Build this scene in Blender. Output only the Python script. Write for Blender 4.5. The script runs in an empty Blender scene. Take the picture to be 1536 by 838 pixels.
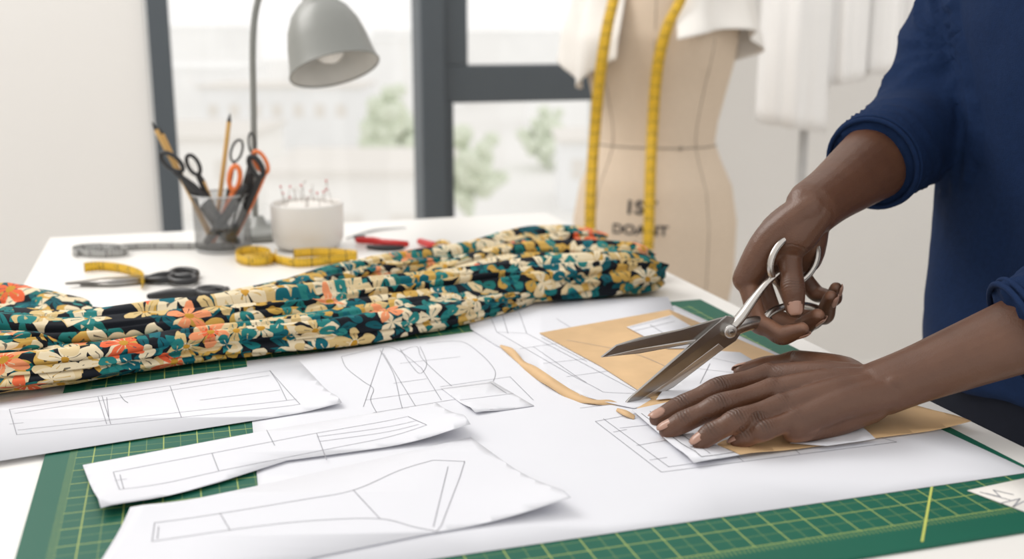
import bpy, bmesh, math, random
import numpy as np
from mathutils import Vector, Matrix, noise
random.seed(4)
SC=bpy.context.scene
SC.view_settings.view_transform='Standard'
# ------------------------------------------------------------------ calibration
F=1640.0; PIT=math.radians(13); cp,sp=math.cos(PIT),math.sin(PIT)
TZ=0.88; CAM=Vector((0,0,1.20)); TH=math.radians(17); ct,st=math.cos(TH),math.sin(TH)
def ray(u,v):
    x=(u-768)/F; y=(419-v)/F
    return Vector((x,cp+y*sp,-sp+y*cp))
def T(u,v,h=0.0):            # point on horizontal plane h above table top
    d=ray(u,v); return CAM+d*((TZ+h-CAM.z)/d.z)
def Q(u,v,Y):                # point on the vertical plane y=Y
    d=ray(u,v); return CAM+d*(Y/d.y)
def ND(n,d,z): return Vector((n*ct-d*st,n*st+d*ct,z))
def wallpt(u,v,D):
    r=ray(u,v); dd=-r.x*st+r.y*ct; t=D/dd; p=CAM+r*t
    return (p.x*ct+p.y*st, p.z)
# ------------------------------------------------------------------ materials
def newmat(name):
    m=bpy.data.materials.new(name); m.use_nodes=True
    return m,m.node_tree,m.node_tree.nodes['Principled BSDF']
def mat(name,col,rough=.5,metal=0,nscale=40,var=.06,bump=.0,bscale=200,spec=None):
    m,nt,b=newmat(name); L=nt.links
    tc=nt.nodes.new('ShaderNodeTexCoord'); nz=nt.nodes.new('ShaderNodeTexNoise')
    nz.inputs['Scale'].default_value=nscale; L.new(tc.outputs['Object'],nz.inputs['Vector'])
    mx=nt.nodes.new('ShaderNodeMix'); mx.data_type='RGBA'
    mx.inputs[6].default_value=(*[c*(1-var) for c in col],1); mx.inputs[7].default_value=(*[min(1,c*(1+var)) for c in col],1)
    L.new(nz.outputs['Fac'],mx.inputs[0]); L.new(mx.outputs[2],b.inputs['Base Color'])
    b.inputs['Roughness'].default_value=rough; b.inputs['Metallic'].default_value=metal
    if spec is not None: b.inputs['Specular IOR Level'].default_value=spec
    if bump:
        n2=nt.nodes.new('ShaderNodeTexNoise'); n2.inputs['Scale'].default_value=bscale; n2.inputs['Detail'].default_value=4
        L.new(tc.outputs['Object'],n2.inputs['Vector'])
        bp=nt.nodes.new('ShaderNodeBump'); bp.inputs['Strength'].default_value=bump; bp.inputs['Distance'].default_value=.002
        L.new(n2.outputs['Fac'],bp.inputs['Height']); L.new(bp.outputs['Normal'],b.inputs['Normal'])
    return m
class NB:
    def __init__(s,nt): s.nt=nt
    def put(s,i,x):
        if isinstance(x,(int,float)): i.default_value=x
        elif isinstance(x,tuple): i.default_value=x
        else: s.nt.links.new(x,i)
    def m(s,op,a,b=0.0,c=None):
        n=s.nt.nodes.new('ShaderNodeMath'); n.operation=op; s.put(n.inputs[0],a); s.put(n.inputs[1],b)
        if c is not None: s.put(n.inputs[2],c)
        return n.outputs[0]
    def v(s,op,a,b=(0,0,0)):
        n=s.nt.nodes.new('ShaderNodeVectorMath'); n.operation=op; s.put(n.inputs[0],a); s.put(n.inputs[1],b); return n
    def mix(s,f,a,b):
        n=s.nt.nodes.new('ShaderNodeMix'); n.data_type='RGBA'; s.put(n.inputs[0],f); s.put(n.inputs[6],a); s.put(n.inputs[7],b); return n.outputs[2]
    def line(s,c,sp,w): # 1 on grid lines
        f=s.m('FRACT',s.m('ADD',s.m('DIVIDE',c,sp),.5)); return s.m('LESS_THAN',s.m('ABSOLUTE',s.m('SUBTRACT',f,.5)),w/(2*sp))
M={}
M['wall']=mat('wall_paint',(.80,.785,.765),.9,nscale=3,var=.02)
M['floor']=mat('floor_boards',(.62,.58,.53),.5,nscale=5,var=.08)
M['frame']=mat('window_frame_grey',(.075,.09,.105),.5,nscale=10)
M['table']=mat('table_white',(.80,.78,.75),.35,nscale=8,var=.01)
M['leg']=mat('table_leg',(.5,.5,.5),.4)
M['seam']=mat('seam_line',(.30,.25,.20),.8)
M['paper']=mat('paper_white',(.695,.70,.745),.75,nscale=25,var=.012)
M['kraft']=mat('kraft_tissue',(.62,.41,.215),.7,nscale=30,var=.14,bump=.3,bscale=60)
M['ink']=mat('pencil_line',(.30,.30,.33),.8)
M['inkdk']=mat('ink_line',(.06,.06,.065),.8)
M['print']=mat('print_ink',(.03,.03,.035),.8)
M['steel']=mat('steel',(.50,.47,.44),.27,1,nscale=60,var=.1)
M['steel2']=mat('steel_blade',(.34,.325,.31),.3,1,nscale=60,var=.15)
M['steel3']=mat('steel_ground_edge',(.66,.64,.62),.35,1,nscale=60,var=.08)
M['black']=mat('black_plastic',(.018,.018,.02),.4)
M['red']=mat('red_plastic',(.55,.02,.02),.35)
M['orange']=mat('orange_plastic',(.8,.2,.05),.4)
M['wood']=mat('pencil_wood',(.62,.38,.13),.6)
M['gold']=mat('brass',(.75,.5,.15),.3,1)
M['ceramic']=mat('white_ceramic',(.76,.74,.71),.35,var=.01)
M['lamp']=mat('lamp_grey_enamel',(.25,.255,.24),.35,nscale=8,var=.04)
M['lampin']=mat('lamp_inner',(.6,.59,.56),.5)
M['linen']=mat('linen_cover',(.66,.54,.42),.9,nscale=120,var=.05,bump=.2,bscale=500)
M['muslin']=mat('muslin_white',(.80,.77,.73),.85,nscale=10,var=.03,bump=.15,bscale=300)
M['shirtwhite']=mat('white_cotton',(.90,.89,.88),.85,nscale=10,var=.02)
M['navy']=mat('navy_jersey',(.0075,.021,.066),.9,nscale=200,var=.2,bump=.3,bscale=900,spec=.15)
M['trouser']=mat('dark_trousers',(.010,.012,.020),.9,nscale=80,var=.2,spec=.15)
M['shoe']=mat('shoe_leather',(.02,.015,.012),.4)
M['hair']=mat('black_hair',(.01,.008,.007),.8,bump=.8,bscale=300)
M['nail']=mat('finger_nail',(.40,.23,.17),.28,nscale=90,var=.08)
M['yline']=mat('mat_print',(.50,.55,.12),.6)
def skin():
    m,nt,b=newmat('dark_skin'); N=NB(nt); L=nt.links
    tc=nt.nodes.new('ShaderNodeTexCoord')
    n1=nt.nodes.new('ShaderNodeTexNoise'); n1.inputs['Scale'].default_value=28; n1.inputs['Detail'].default_value=5; L.new(tc.outputs['Object'],n1.inputs['Vector'])
    col=N.mix(n1.outputs['Fac'],(.074,.030,.0155,1),(.145,.063,.033,1))
    ak=nt.nodes.new('ShaderNodeAttribute'); ak.attribute_name='kn_m'
    asx=nt.nodes.new('ShaderNodeAttribute'); asx.attribute_name='kn_s'
    ap=nt.nodes.new('ShaderNodeAttribute'); ap.attribute_name='pale'
    col=N.mix(N.m('MULTIPLY',ap.outputs['Fac'],.75),col,(.32,.16,.10,1))
    n2=nt.nodes.new('ShaderNodeTexNoise'); n2.inputs['Scale'].default_value=170; L.new(tc.outputs['Object'],n2.inputs['Vector'])
    wav=N.m('SINE',N.m('ADD',N.m('MULTIPLY',asx.outputs['Fac'],2300.0),N.m('MULTIPLY',n2.outputs['Fac'],7.0)))
    crease=N.m('MULTIPLY',N.m('MULTIPLY',N.m('ADD',wav,1.0),.5),ak.outputs['Fac'])
    col=N.mix(N.m('MULTIPLY',ak.outputs['Fac'],.25),col,(.040,.016,.009,1))
    col=N.mix(N.m('MULTIPLY',crease,.40),col,(.022,.009,.005,1))
    L.new(col,b.inputs['Base Color'])
    n3=nt.nodes.new('ShaderNodeTexVoronoi'); n3.inputs['Scale'].default_value=800; L.new(tc.outputs['Object'],n3.inputs['Vector'])
    n4=nt.nodes.new('ShaderNodeTexNoise'); n4.inputs['Scale'].default_value=90; n4.inputs['Detail'].default_value=6; L.new(tc.outputs['Object'],n4.inputs['Vector'])
    h=N.m('SUBTRACT',N.m('ADD',N.m('MULTIPLY',n3.outputs['Distance'],.2),N.m('ADD',N.m('MULTIPLY',n4.outputs['Fac'],.7),N.m('MULTIPLY',n1.outputs['Fac'],.8))),N.m('MULTIPLY',crease,.75))
    bp=nt.nodes.new('ShaderNodeBump'); bp.inputs['Strength'].default_value=.5; bp.inputs['Distance'].default_value=.0013
    L.new(h,bp.inputs['Height']); L.new(bp.outputs['Normal'],b.inputs['Normal'])
    b.inputs['Roughness'].default_value=.42; b.inputs['Subsurface Weight'].default_value=.05
    b.inputs['Subsurface Radius'].default_value=(.01,.004,.002)
    return m
M['skin']=skin()
def matgreen():
    m,nt,b=newmat('cutting_mat_green'); N=NB(nt)
    tc=nt.nodes.new('ShaderNodeTexCoord'); sx=nt.nodes.new('ShaderNodeSeparateXYZ'); nt.links.new(tc.outputs['Object'],sx.inputs[0])
    x,y=sx.outputs[0],sx.outputs[1]
    maj=N.m('MAXIMUM',N.line(x,.0254,.0009),N.line(y,.0254,.0009))
    mi=N.m('MAXIMUM',N.line(x,.0127,.0005),N.line(y,.0127,.0005))
    ins=N.m('MULTIPLY',N.m('MULTIPLY',N.m('GREATER_THAN',x,-.0890),N.m('LESS_THAN',x,.562)),N.m('MULTIPLY',N.m('GREATER_THAN',y,.558),N.m('LESS_THAN',y,1.125)))
    tick=N.m('MULTIPLY',N.m('MAXIMUM',N.m('MULTIPLY',N.line(y,.003175,.0005),N.m('MULTIPLY',N.m('GREATER_THAN',x,-.094),N.m('LESS_THAN',x,-.089))),
         N.m('MULTIPLY',N.line(x,.003175,.0005),N.m('MULTIPLY',N.m('GREATER_THAN',y,.552),N.m('LESS_THAN',y,.558)))),.7)
    f=N.m('MAXIMUM',N.m('MULTIPLY',ins,N.m('MAXIMUM',N.m('MULTIPLY',maj,.75),N.m('MULTIPLY',mi,.35))),tick)
    nz=nt.nodes.new('ShaderNodeTexNoise'); nz.inputs['Scale'].default_value=8; nt.links.new(tc.outputs['Object'],nz.inputs['Vector'])
    g=N.mix(nz.outputs['Fac'],(.004,.082,.050,1),(.006,.115,.072,1))
    nt.links.new(N.mix(f,g,(.42,.50,.13,1)),b.inputs['Base Color']); b.inputs['Roughness'].default_value=.55; b.inputs['Specular IOR Level'].default_value=.3
    return m
M['mat']=matgreen()
def tapemat(name,base):
    m,nt,b=newmat(name); N=NB(nt)
    uv=nt.nodes.new('ShaderNodeUVMap'); sx=nt.nodes.new('ShaderNodeSeparateXYZ'); nt.links.new(uv.outputs[0],sx.inputs[0])
    x,y=sx.outputs[0],sx.outputs[1]
    edge=N.m('MAXIMUM',N.m('LESS_THAN',y,.3),N.m('GREATER_THAN',y,.72))
    t1=N.m('MULTIPLY',N.line(x,.005,.0011),edge)
    t2=N.line(x,.0254,.0014)
    vo=nt.nodes.new('ShaderNodeTexVoronoi'); vo.inputs['Scale'].default_value=1.0
    cx=nt.nodes.new('ShaderNodeCombineXYZ'); N.put(cx.inputs[0],N.m('MULTIPLY',x,330.0)); N.put(cx.inputs[1],N.m('MULTIPLY',y,4.0)); nt.links.new(cx.outputs[0],vo.inputs['Vector'])
    num=N.m('MULTIPLY',N.m('MULTIPLY',N.m('LESS_THAN',vo.outputs['Distance'],.36),N.line(N.m('ADD',x,.006),.0254,.0075)),N.m('MULTIPLY',N.m('GREATER_THAN',y,.3),N.m('LESS_THAN',y,.72)))
    f=N.m('MULTIPLY',N.m('MAXIMUM',N.m('MAXIMUM',t1,t2),num),.85)
    nt.links.new(N.mix(f,base,(.03,.025,.02,1)),b.inputs['Base Color']); b.inputs['Roughness'].default_value=.5
    return m
M['ytape']=tapemat('yellow_tape',(.74,.45,.02,1)); M['greytape']=tapemat('grey_tape',(.38,.38,.37,1))
def floral():
    m,nt,b=newmat('floral_cotton'); N=NB(nt); L=nt.links
    uv=nt.nodes.new('ShaderNodeUVMap')
    nz=nt.nodes.new('ShaderNodeTexNoise'); nz.inputs['Scale'].default_value=34; L.new(uv.outputs[0],nz.inputs['Vector'])
    dis=N.v('SCALE',N.v('SUBTRACT',nz.outputs['Color'],(.5,.5,.5)).outputs[0]); dis.inputs[3].default_value=.013
    base=N.v('ADD',uv.outputs[0],dis.outputs[0]).outputs[0]
    col=(.006,.008,.013,1)
    CR=(.72,.61,.42,1); CR2=(.60,.44,.20,1)
    layers=[(30,(.3,.7,0),4,.68,1.4,.18,(.004,.085,.105,1),(.008,.15,.155,1)),
            (40,(5.1,2.2,0),2,.62,1.6,.42,(.010,.14,.13,1),(.50,.30,.06,1)),
            (32,(9.4,1.2,0),2,.64,1.5,.44,CR,(.55,.34,.08,1)),
            (26,(3.7,6.3,0),5,.62,1.1,.52,CR,CR2),
            (30,(2.2,8.8,0),3,.64,1.3,.60,CR,(.66,.52,.30,1)),
            (25,(7.7,4.4,0),5,.54,.95,.80,(.72,.13,.05,1),(.76,.28,.13,1)),
            (42,(1.7,3.4,0),2,.64,1.5,.62,(.004,.11,.14,1),(.02,.19,.18,1))]
    for (s,off,n,rm,pw,thr,ca,cb) in layers:
        mp=N.v('ADD',N.v('MULTIPLY',base,(s,s,s)).outputs[0],off).outputs[0]
        vo=nt.nodes.new('ShaderNodeTexVoronoi'); vo.voronoi_dimensions='2D'; vo.inputs['Scale'].default_value=1; vo.inputs['Randomness'].default_value=.75
        L.new(mp,vo.inputs['Vector'])
        loc=N.v('SUBTRACT',mp,vo.outputs['Position']).outputs[0]
        sx=nt.nodes.new('ShaderNodeSeparateXYZ'); L.new(loc,sx.inputs[0]); sc=nt.nodes.new('ShaderNodeSeparateColor'); L.new(vo.outputs['Color'],sc.inputs[0])
        ang=N.m('ARCTAN2',sx.outputs[1],sx.outputs[0])
        r=N.m('SQRT',N.m('ADD',N.m('MULTIPLY',sx.outputs[0],sx.outputs[0]),N.m('MULTIPLY',sx.outputs[1],sx.outputs[1])))
        pc=N.m('ABSOLUTE',N.m('COSINE',N.m('ADD',N.m('MULTIPLY',ang,n/2.0),N.m('MULTIPLY',sc.outputs[0],6.28))))
        R=N.m('MULTIPLY',N.m('POWER',pc,pw),rm)
        inside=N.m('LESS_THAN',r,R)
        vein=N.m('MULTIPLY',N.m('GREATER_THAN',pc,.994),N.m('LESS_THAN',r,rm*.55))
        mask=N.m('MULTIPLY',N.m('MULTIPLY',inside,N.m('GREATER_THAN',sc.outputs[1],thr)),N.m('SUBTRACT',1.0,N.m('MULTIPLY',vein,.8)))
        c2=N.mix(N.m('GREATER_THAN',N.m('ADD',N.m('MULTIPLY',sc.outputs[2],.8),N.m('MULTIPLY',r,.5)),.58),ca,cb)
        mm=N.mix(mask,col,c2)
        if n==5: mm=N.mix(N.m('MULTIPLY',N.m('LESS_THAN',r,.09),N.m('GREATER_THAN',sc.outputs[1],thr)),mm,(.5,.26,.03,1))
        col=mm
    L.new(col,b.inputs['Base Color']); b.inputs['Roughness'].default_value=.85; b.inputs['Specular IOR Level'].default_value=.25
    n3=nt.nodes.new('ShaderNodeTexNoise'); n3.inputs['Scale'].default_value=45; L.new(uv.outputs[0],n3.inputs['Vector'])
    bp=nt.nodes.new('ShaderNodeBump'); bp.inputs['Strength'].default_value=.3; bp.inputs['Distance'].default_value=.004
    L.new(n3.outputs['Fac'],bp.inputs['Height']); L.new(bp.outputs['Normal'],b.inputs['Normal'])
    return m
M['floral']=floral()
def clear(name,tint,k):
    m,nt,b=newmat(name)
    tr=nt.nodes.new('ShaderNodeBsdfTransparent'); tr.inputs[0].default_value=tint
    gl=nt.nodes.new('ShaderNodeBsdfGlossy'); gl.inputs['Roughness'].default_value=.03
    mx=nt.nodes.new('ShaderNodeMixShader'); mx.inputs[0].default_value=k
    nt.links.new(tr.outputs[0],mx.inputs[1]); nt.links.new(gl.outputs[0],mx.inputs[2]); nt.links.new(mx.outputs[0],nt.nodes['Material Output'].inputs[0])
    return m
M['glass']=clear('window_glass',(1,1,1,1),.02); M['acrylic']=clear('smoked_acrylic',(.80,.80,.80,1),.10)
# ------------------------------------------------------------------ mesh tools
def empty(name,loc=(0,0,0)):
    e=bpy.data.objects.new(name,None); e.location=loc; SC.collection.objects.link(e); e.empty_display_size=.05; return e
def catm(pts,sub,closed=False):
    n=len(pts); out=[]
    rng=range(n if closed else n-1)
    for i in rng:
        if closed: p0,p1,p2,p3=[pts[(i+k)%n] for k in(-1,0,1,2)]
        else: p0=pts[max(i-1,0)];p1=pts[i];p2=pts[i+1];p3=pts[min(i+2,n-1)]
        for j in range(sub):
            t=j/sub
            out.append([.5*((2*b)+(-a+c)*t+(2*a-5*b+4*c-d)*t*t+(-a+3*b-3*c+d)*t**3) for a,b,c,d in zip(p0,p1,p2,p3)])
    if not closed: out.append(list(pts[-1]))
    return out
class MB:
    def __init__(s): s.v=[];s.f=[];s.m=[];s.uv=[]
    def add(s,v,f,mi=0,uv=None):
        o=len(s.v); s.v+= [Vector(p) for p in v]; s.f+=[tuple(i+o for i in q) for q in f]; s.m+=[mi]*len(f)
        s.uv+= uv if uv else [[(0,0)]*len(q) for q in f]
    def tube(s,pts,rad,seg=14,sub=4,flat=1.0,side=None,mi=0,closed=False,cap=True):
        if isinstance(rad,(int,float)): rad=[rad]*len(pts)
        c=catm([(*p,r) for p,r in zip(pts,rad)],sub,closed)
        P=[Vector(q[:3]) for q in c]; R=[max(q[3],1e-5) for q in c]; n=len(P)
        if cap and not closed:
            t0=(P[0]-P[1]).normalized(); t1=(P[-1]-P[-2]).normalized(); r0,r1=R[0],R[-1]; A=P[0].copy();B=P[-1].copy()
            pre=[(A+t0*r0*math.sin(a),r0*math.cos(a)) for a in (1.5,1.2,.85,.45)]
            post=[(B+t1*r1*math.sin(a),r1*math.cos(a)) for a in (.45,.85,1.2,1.5)]
            P=[q[0] for q in pre]+P+[q[0] for q in post]; R=[q[1] for q in pre]+R+[q[1] for q in post]; n=len(P)
        v=[];prev=Vector(side) if side is not None else None
        for i in range(n):
            if closed: t=(P[(i+1)%n]-P[i-1]).normalized()
            else: t=(P[min(i+1,n-1)]-P[max(i-1,0)]).normalized()
            if side is not None: a=Vector(side)
            elif prev is None: a=Vector((0,0,1)) if abs(t.z)<.9 else Vector((1,0,0))
            else: a=prev
            a=(a-t*a.dot(t)).normalized(); prev=a; b=t.cross(a)
            for k in range(seg):
                th=2*math.pi*k/seg; v.append(P[i]+(a*math.cos(th)+b*math.sin(th)*flat)*R[i])
        f=[]
        for i in range(n if closed else n-1):
            j=(i+1)%n
            for k in range(seg):
                k2=(k+1)%seg; f.append((i*seg+k,i*seg+k2,j*seg+k2,j*seg+k))
        if not closed: f.append(tuple(range(seg))[::-1]); f.append(tuple((n-1)*seg+k for k in range(seg)))
        s.add(v,f,mi)
    def loft(s,rings,mi=0,cap=True):
        k=len(rings[0]); v=[p for r in rings for p in r]; f=[]
        for i in range(len(rings)-1):
            for j in range(k): f.append((i*k+j,i*k+(j+1)%k,(i+1)*k+(j+1)%k,(i+1)*k+j))
        if cap: f.append(tuple(range(k))[::-1]); f.append(tuple((len(rings)-1)*k+j for j in range(k)))
        s.add(v,f,mi)
    def lathe(s,prof,org,axis=(0,0,1),seg=40,mi=0):
        a=Vector(axis).normalized(); x=a.orthogonal().normalized(); y=a.cross(x); org=Vector(org)
        rings=[[org+a*h+(x*math.cos(t)+y*math.sin(t))*r for t in [2*math.pi*k/seg for k in range(seg)]] for r,h in prof]
        s.loft(rings,mi,cap=False)
    def ell(s,c,r,seg=20,rot=None,mi=0):
        rings=[]; c=Vector(c)
        for i in range(1,seg//2):
            ph=math.pi*i/(seg//2)
            ring=[]
            for k in range(seg):
                th=2*math.pi*k/seg; p=Vector((r[0]*math.sin(ph)*math.cos(th),r[1]*math.sin(ph)*math.sin(th),r[2]*math.cos(ph)))
                ring.append(c+(rot@p if rot else p))
            rings.append(ring)
        s.loft(rings,mi)
    def box(s,c,size,rz=0,mi=0):
        R=Matrix.Rotation(rz,3,'Z'); c=Vector(c)
        v=[c+R@Vector((x*size[0]/2,y*size[1]/2,z*size[2]/2)) for x in(-1,1) for y in(-1,1) for z in(-1,1)]
        s.add(v,[(0,1,3,2),(4,6,7,5),(0,4,5,1),(2,3,7,6),(0,2,6,4),(1,5,7,3)],mi)
    def plate(s,pts,off,mi=0):
        n=len(pts); off=Vector(off); v=[Vector(p) for p in pts]+[Vector(p)+off for p in pts]
        f=[tuple(range(n)),tuple(range(2*n-1,n-1,-1))]+[(i,(i+1)%n,n+(i+1)%n,n+i)[::-1] for i in range(n)]
        s.add(v,f,mi)
    def ribbon(s,pts,w,side,sub=6,mi=0):
        sides=side if isinstance(side,list) else [side]*len(pts)
        ws=w if isinstance(w,list) else [w]*len(pts)
        c=catm([(*p,*q,ww) for p,q,ww in zip(pts,sides,ws)],sub)
        v=[];uvs=[];L=0;Ls=[]
        for i,q in enumerate(c):
            p=Vector(q[:3]);sd=Vector(q[3:6]).normalized()
            if i: L+=(p-Vector(c[i-1][:3])).length
            Ls.append(L); v+=[p-sd*q[6]/2,p+sd*q[6]/2]
        f=[(2*i,2*i+1,2*i+3,2*i+2) for i in range(len(c)-1)]
        uv=[[(Ls[i],0),(Ls[i],1),(Ls[i+1],1),(Ls[i+1],0)] for i in range(len(c)-1)]
        s.add(v,f,mi,uv)
    def obj(s,name,mats,parent=None,smooth=True,bevel=0,solid=0):
        me=bpy.data.meshes.new(name); me.from_pydata([tuple(p) for p in s.v],[],s.f); 
        for m in (mats if isinstance(mats,list) else [mats]): me.materials.append(m)
        ul=me.uv_layers.new(name='UVMap')
        flat=[c for fuv in s.uv for q in fuv for c in q]
        ul.data.foreach_set('uv',flat)
        me.polygons.foreach_set('material_index',s.m); me.polygons.foreach_set('use_smooth',[smooth]*len(s.f))
        me.update()
        o=bpy.data.objects.new(name,me); SC.collection.objects.link(o)
        if parent: o.parent=parent
        if bevel:
            b=o.modifiers.new('b','BEVEL'); b.width=bevel; b.segments=2; b.limit_method='ANGLE'
        if solid:
            b=o.modifiers.new('s','SOLIDIFY'); b.thickness=solid; b.offset=0
        return o
def bake(o,vox,it=6,fac=.5):
    r=o.modifiers.new('r','REMESH'); r.mode='VOXEL'; r.voxel_size=vox; r.use_smooth_shade=True
    if it: q=o.modifiers.new('q','SMOOTH'); q.iterations=it; q.factor=fac
    dg=bpy.context.evaluated_depsgraph_get(); dg.update()
    me=bpy.data.meshes.new_from_object(o.evaluated_get(dg)); mats=list(o.data.materials)
    o.modifiers.clear(); o.data=me
    if not me.materials:
        for m in mats: me.materials.append(m)
    me.polygons.foreach_set('use_smooth',[True]*len(me.polygons))
    return o
# ------------------------------------------------------------------ person
man=empty('tailor')
FW=Vector((-.99,-.13,0)).normalized(); LF=Vector((0,0,1)).cross(FW)
C=Vector((.578,1.13,0))
joints=[]; fingers=[]
def finger(mb,pts,r,dorsal,nails,kw=1.0):
    a,b_,c,d=pts; D=Vector(dorsal).normalized()
    P=[a,a.lerp(b_,.5),b_,b_.lerp(c,.5),c,c.lerp(d,.5),d]; R=[r*1.12,r*.95,r*1.08,r*.92,r*.97,r*.90,r*.76]
    mb.tube(P,R,16,4)
    for j,ax_ in ((b_,(c-a)),(c,(d-b_)),(a,(b_-a))): joints.append((j,ax_.normalized(),D,r, kw if j is not a else .3*kw))
    for s,e in ((a,b_),(b_,c),(c,d+(d-c).normalized()*r)): fingers.append((s,e,D))
    for j,w in ((b_,.62),(a,.8)):
        mb.ell(j+D*r*.42,[r*w]*3,12)
    ax_=(d-c).normalized(); dn=(D-ax_*D.dot(ax_)).normalized(); sd_=ax_.cross(dn); rr=r*.80
    v=[];n1,n2=8,9
    for i in range(n1):
        s_=-.0070+.0135*i/(n1-1)
        wid=.88*(1-.38*abs((i/(n1-1))*2-1)**3)
        for k in range(n2):
            an=wid*(k/(n2-1)*2-1); R_=rr if s_<0 else math.sqrt(max(1e-9,rr*rr-(s_*.70)**2)); R_+=.0001+ (.0001 if abs(an)<.6 else -.0004)
            v.append(d+ax_*s_+(dn*math.cos(an)+sd_*math.sin(an))*R_)
    nails.add(v,[(i*n2+k,(i+1)*n2+k,(i+1)*n2+k+1,i*n2+k+1) for i in range(n1-1) for k in range(n2-1)])
def finish(o):
    me=o.data; n=len(me.vertices)
    co=np.empty(n*3,'f'); me.vertices.foreach_get('co',co); co=co.reshape(-1,3)
    no=np.empty(n*3,'f'); me.vertices.foreach_get('normal',no); no=no.reshape(-1,3)
    best=np.zeros(n);bs=np.zeros(n);bd=np.full(n,1e9);pl=np.zeros(n)
    for j,ax_,D,r,w in joints:
        q=co-np.array(j); s_=q@np.array(ax_); dist=np.linalg.norm(q,axis=1)
        m_=w*np.exp(-(s_/.0060)**2)*np.clip(q@np.array(D)/r*1.4-.1,0,1)*(dist<r*2)
        k=m_>best; best[k]=m_[k]; bs[k]=s_[k]
    for s,e,D in fingers:
        s=np.array(s);se=np.array(e)-s; t=np.clip((co-s)@se/(se@se),0,1); dd=np.linalg.norm(co-s-t[:,None]*se,axis=1)
        k=dd<bd; bd[k]=dd[k]; pl[k]=(-(no@np.array(D)))[k]
    pale=np.clip((pl-.25)*1.6,0,1)*(bd<.02)
    for nm,ar in (('kn_m',best),('kn_s',bs),('pale',pale)):
        me.attributes.new(nm,'FLOAT','POINT').data.foreach_set('value',ar.astype('f'))
# left hand (flat on the pattern)
nl_=MB(); h=MB()
W=T(1318,583,.036)
idx=[T(1152,562,.034),T(1078,582,.030),T(1022,608,.018),T(986,628,.0105)]
mid=[T(1158,585,.035),T(1078,609,.030),T(1026,632,.018),T(1001,645,.0105)]
rin=[T(1172,608,.032),T(1104,631,.027),T(1066,650,.017),T(1050,663,.0105)]
pin=[T(1192,630,.025),T(1145,646,.021),T(1120,656,.014),T(1106,663,.0095)]
thu=[T(1262,556,.026),T(1196,542,.019),T(1150,549,.014),T(1112,558,.011)]
for f_,r in ((idx,.0090),(mid,.0093),(rin,.0088),(pin,.0078)): finger(h,f_,r,(0,-.05,1),nl_)
finger(h,thu,.0100,(-.1,.7,.7),nl_,.6)
for f_,r0,r1,wo in ((idx,.0155,.0125,.012),(mid,.0165,.0130,.004),(rin,.0155,.0125,-.006),(pin,.0145,.0115,-.014)):
    w0=W+Vector((0,wo,0)); h.tube([w0,w0.lerp(f_[0],.5)+Vector((0,0,.002)),f_[0]-Vector((0,0,.004))],[r0,(r0+r1)/2,r1],16,5)
    h.tube([w0.lerp(f_[0],.35)+Vector((0,0,.011)),f_[0]+Vector((0,0,.0035))],[.0035,.0058],8,3)
h.tube([W+Vector((-.01,.008,-.006)),thu[0]+Vector((0,-.006,-.002)),thu[1]],[.016,.017,.011],16,5)
h.tube([W+Vector((-.01,-.012,-.008)),T(1240,628,.018),pin[0]-Vector((0,0,.007))],[.016,.016,.011],16,5)
h.tube([W+Vector((-.02,0,-.006)),W.lerp(mid[0],.6)-Vector((0,0,.010)),mid[0]-Vector((-.008,0,.012))],[.017,.019,.012],16,5)
EL=Vector((.535,.84,TZ+.135))
h.tube([W,W.lerp(EL,.12),W.lerp(EL,.3),W.lerp(EL,.55),W.lerp(EL,.8),EL],[.0262,.0270,.0315,.038,.042,.040],24,6,flat=.80,side=(0,1,0.15))
h.ell(W+Vector((.006,-.018,.010)),(.009,.007,.0075),14)
o=h.obj('left_forearm_and_hand',M['skin'],man); bake(o,.0014,6,.5); finish(o)
nl_.obj('left_nails',M['nail'],man,solid=.0004)
# right hand (closed on the shears)
joints.clear();fingers.clear()
nr_=MB(); h=MB()
W2=Q(1218,312,1.0)
ri=[Q(1120,418,.998),Q(1136,482,.975),Q(1172,503,.958),Q(1202,494,.950)]
rm=[Q(1134,398,1.018),Q(1160,474,1.008),Q(1200,492,.985),Q(1226,474,.966)]
rr_=[Q(1156,386,1.034),Q(1196,462,1.030),Q(1236,474,1.005),Q(1246,446,.985)]
rp=[Q(1182,380,1.046),Q(1222,438,1.040),Q(1250,448,1.020),Q(1254,432,1.004)]
rt=[Q(1200,350,.998),Q(1184,380,.992),Q(1189,430,.966),Q(1192,462,.960)]
finger(h,ri,.0094,(-.35,.25,-.9),nr_,.7); finger(h,rm,.0096,(.1,.4,-.9),nr_,.7); finger(h,rr_,.0090,(.6,.1,-.8),nr_,.7); finger(h,rp,.0080,(.8,.1,-.5),nr_,.7)
finger(h,rt,.0116,(-.15,-1,.1),nr_,.55)
for f_,r0,r1,wo in ((ri,.017,.0135,(-.006,-.010,.0)),(rm,.018,.014,(0,0,0)),(rr_,.017,.0135,(.004,.010,0)),(rp,.015,.0125,(.008,.016,-.002))):
    w0=W2+Vector(wo); h.tube([w0,w0.lerp(f_[0],.5)+Vector((-.005,.002,.004)),f_[0]],[r0,(r0+r1)/2+.002,r1],16,5)
h.tube([W2+Vector((0,-.008,-.004)),Q(1192,358,.990),rt[1]+Vector((0,.002,0))],[.018,.0185,.0125],16,5)
h.tube([W2,Q(1205,385,1.02),rp[0]],[.018,.018,.012],16,5)
E2=Q(1380,192,1.18)
h.tube([W2,W2.lerp(E2,.15),W2.lerp(E2,.35),W2.lerp(E2,.6),W2.lerp(E2,.85),E2],[.0262,.0275,.033,.040,.044,.042],24,6,flat=.85,side=(-.5,.2,.8))
h.ell(W2+Vector((-.008,-.002,.0155)),(.009,.009,.008),14)
o=h.obj('right_forearm_and_hand',M['skin'],man); bake(o,.0014,6,.5); finish(o)
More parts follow.
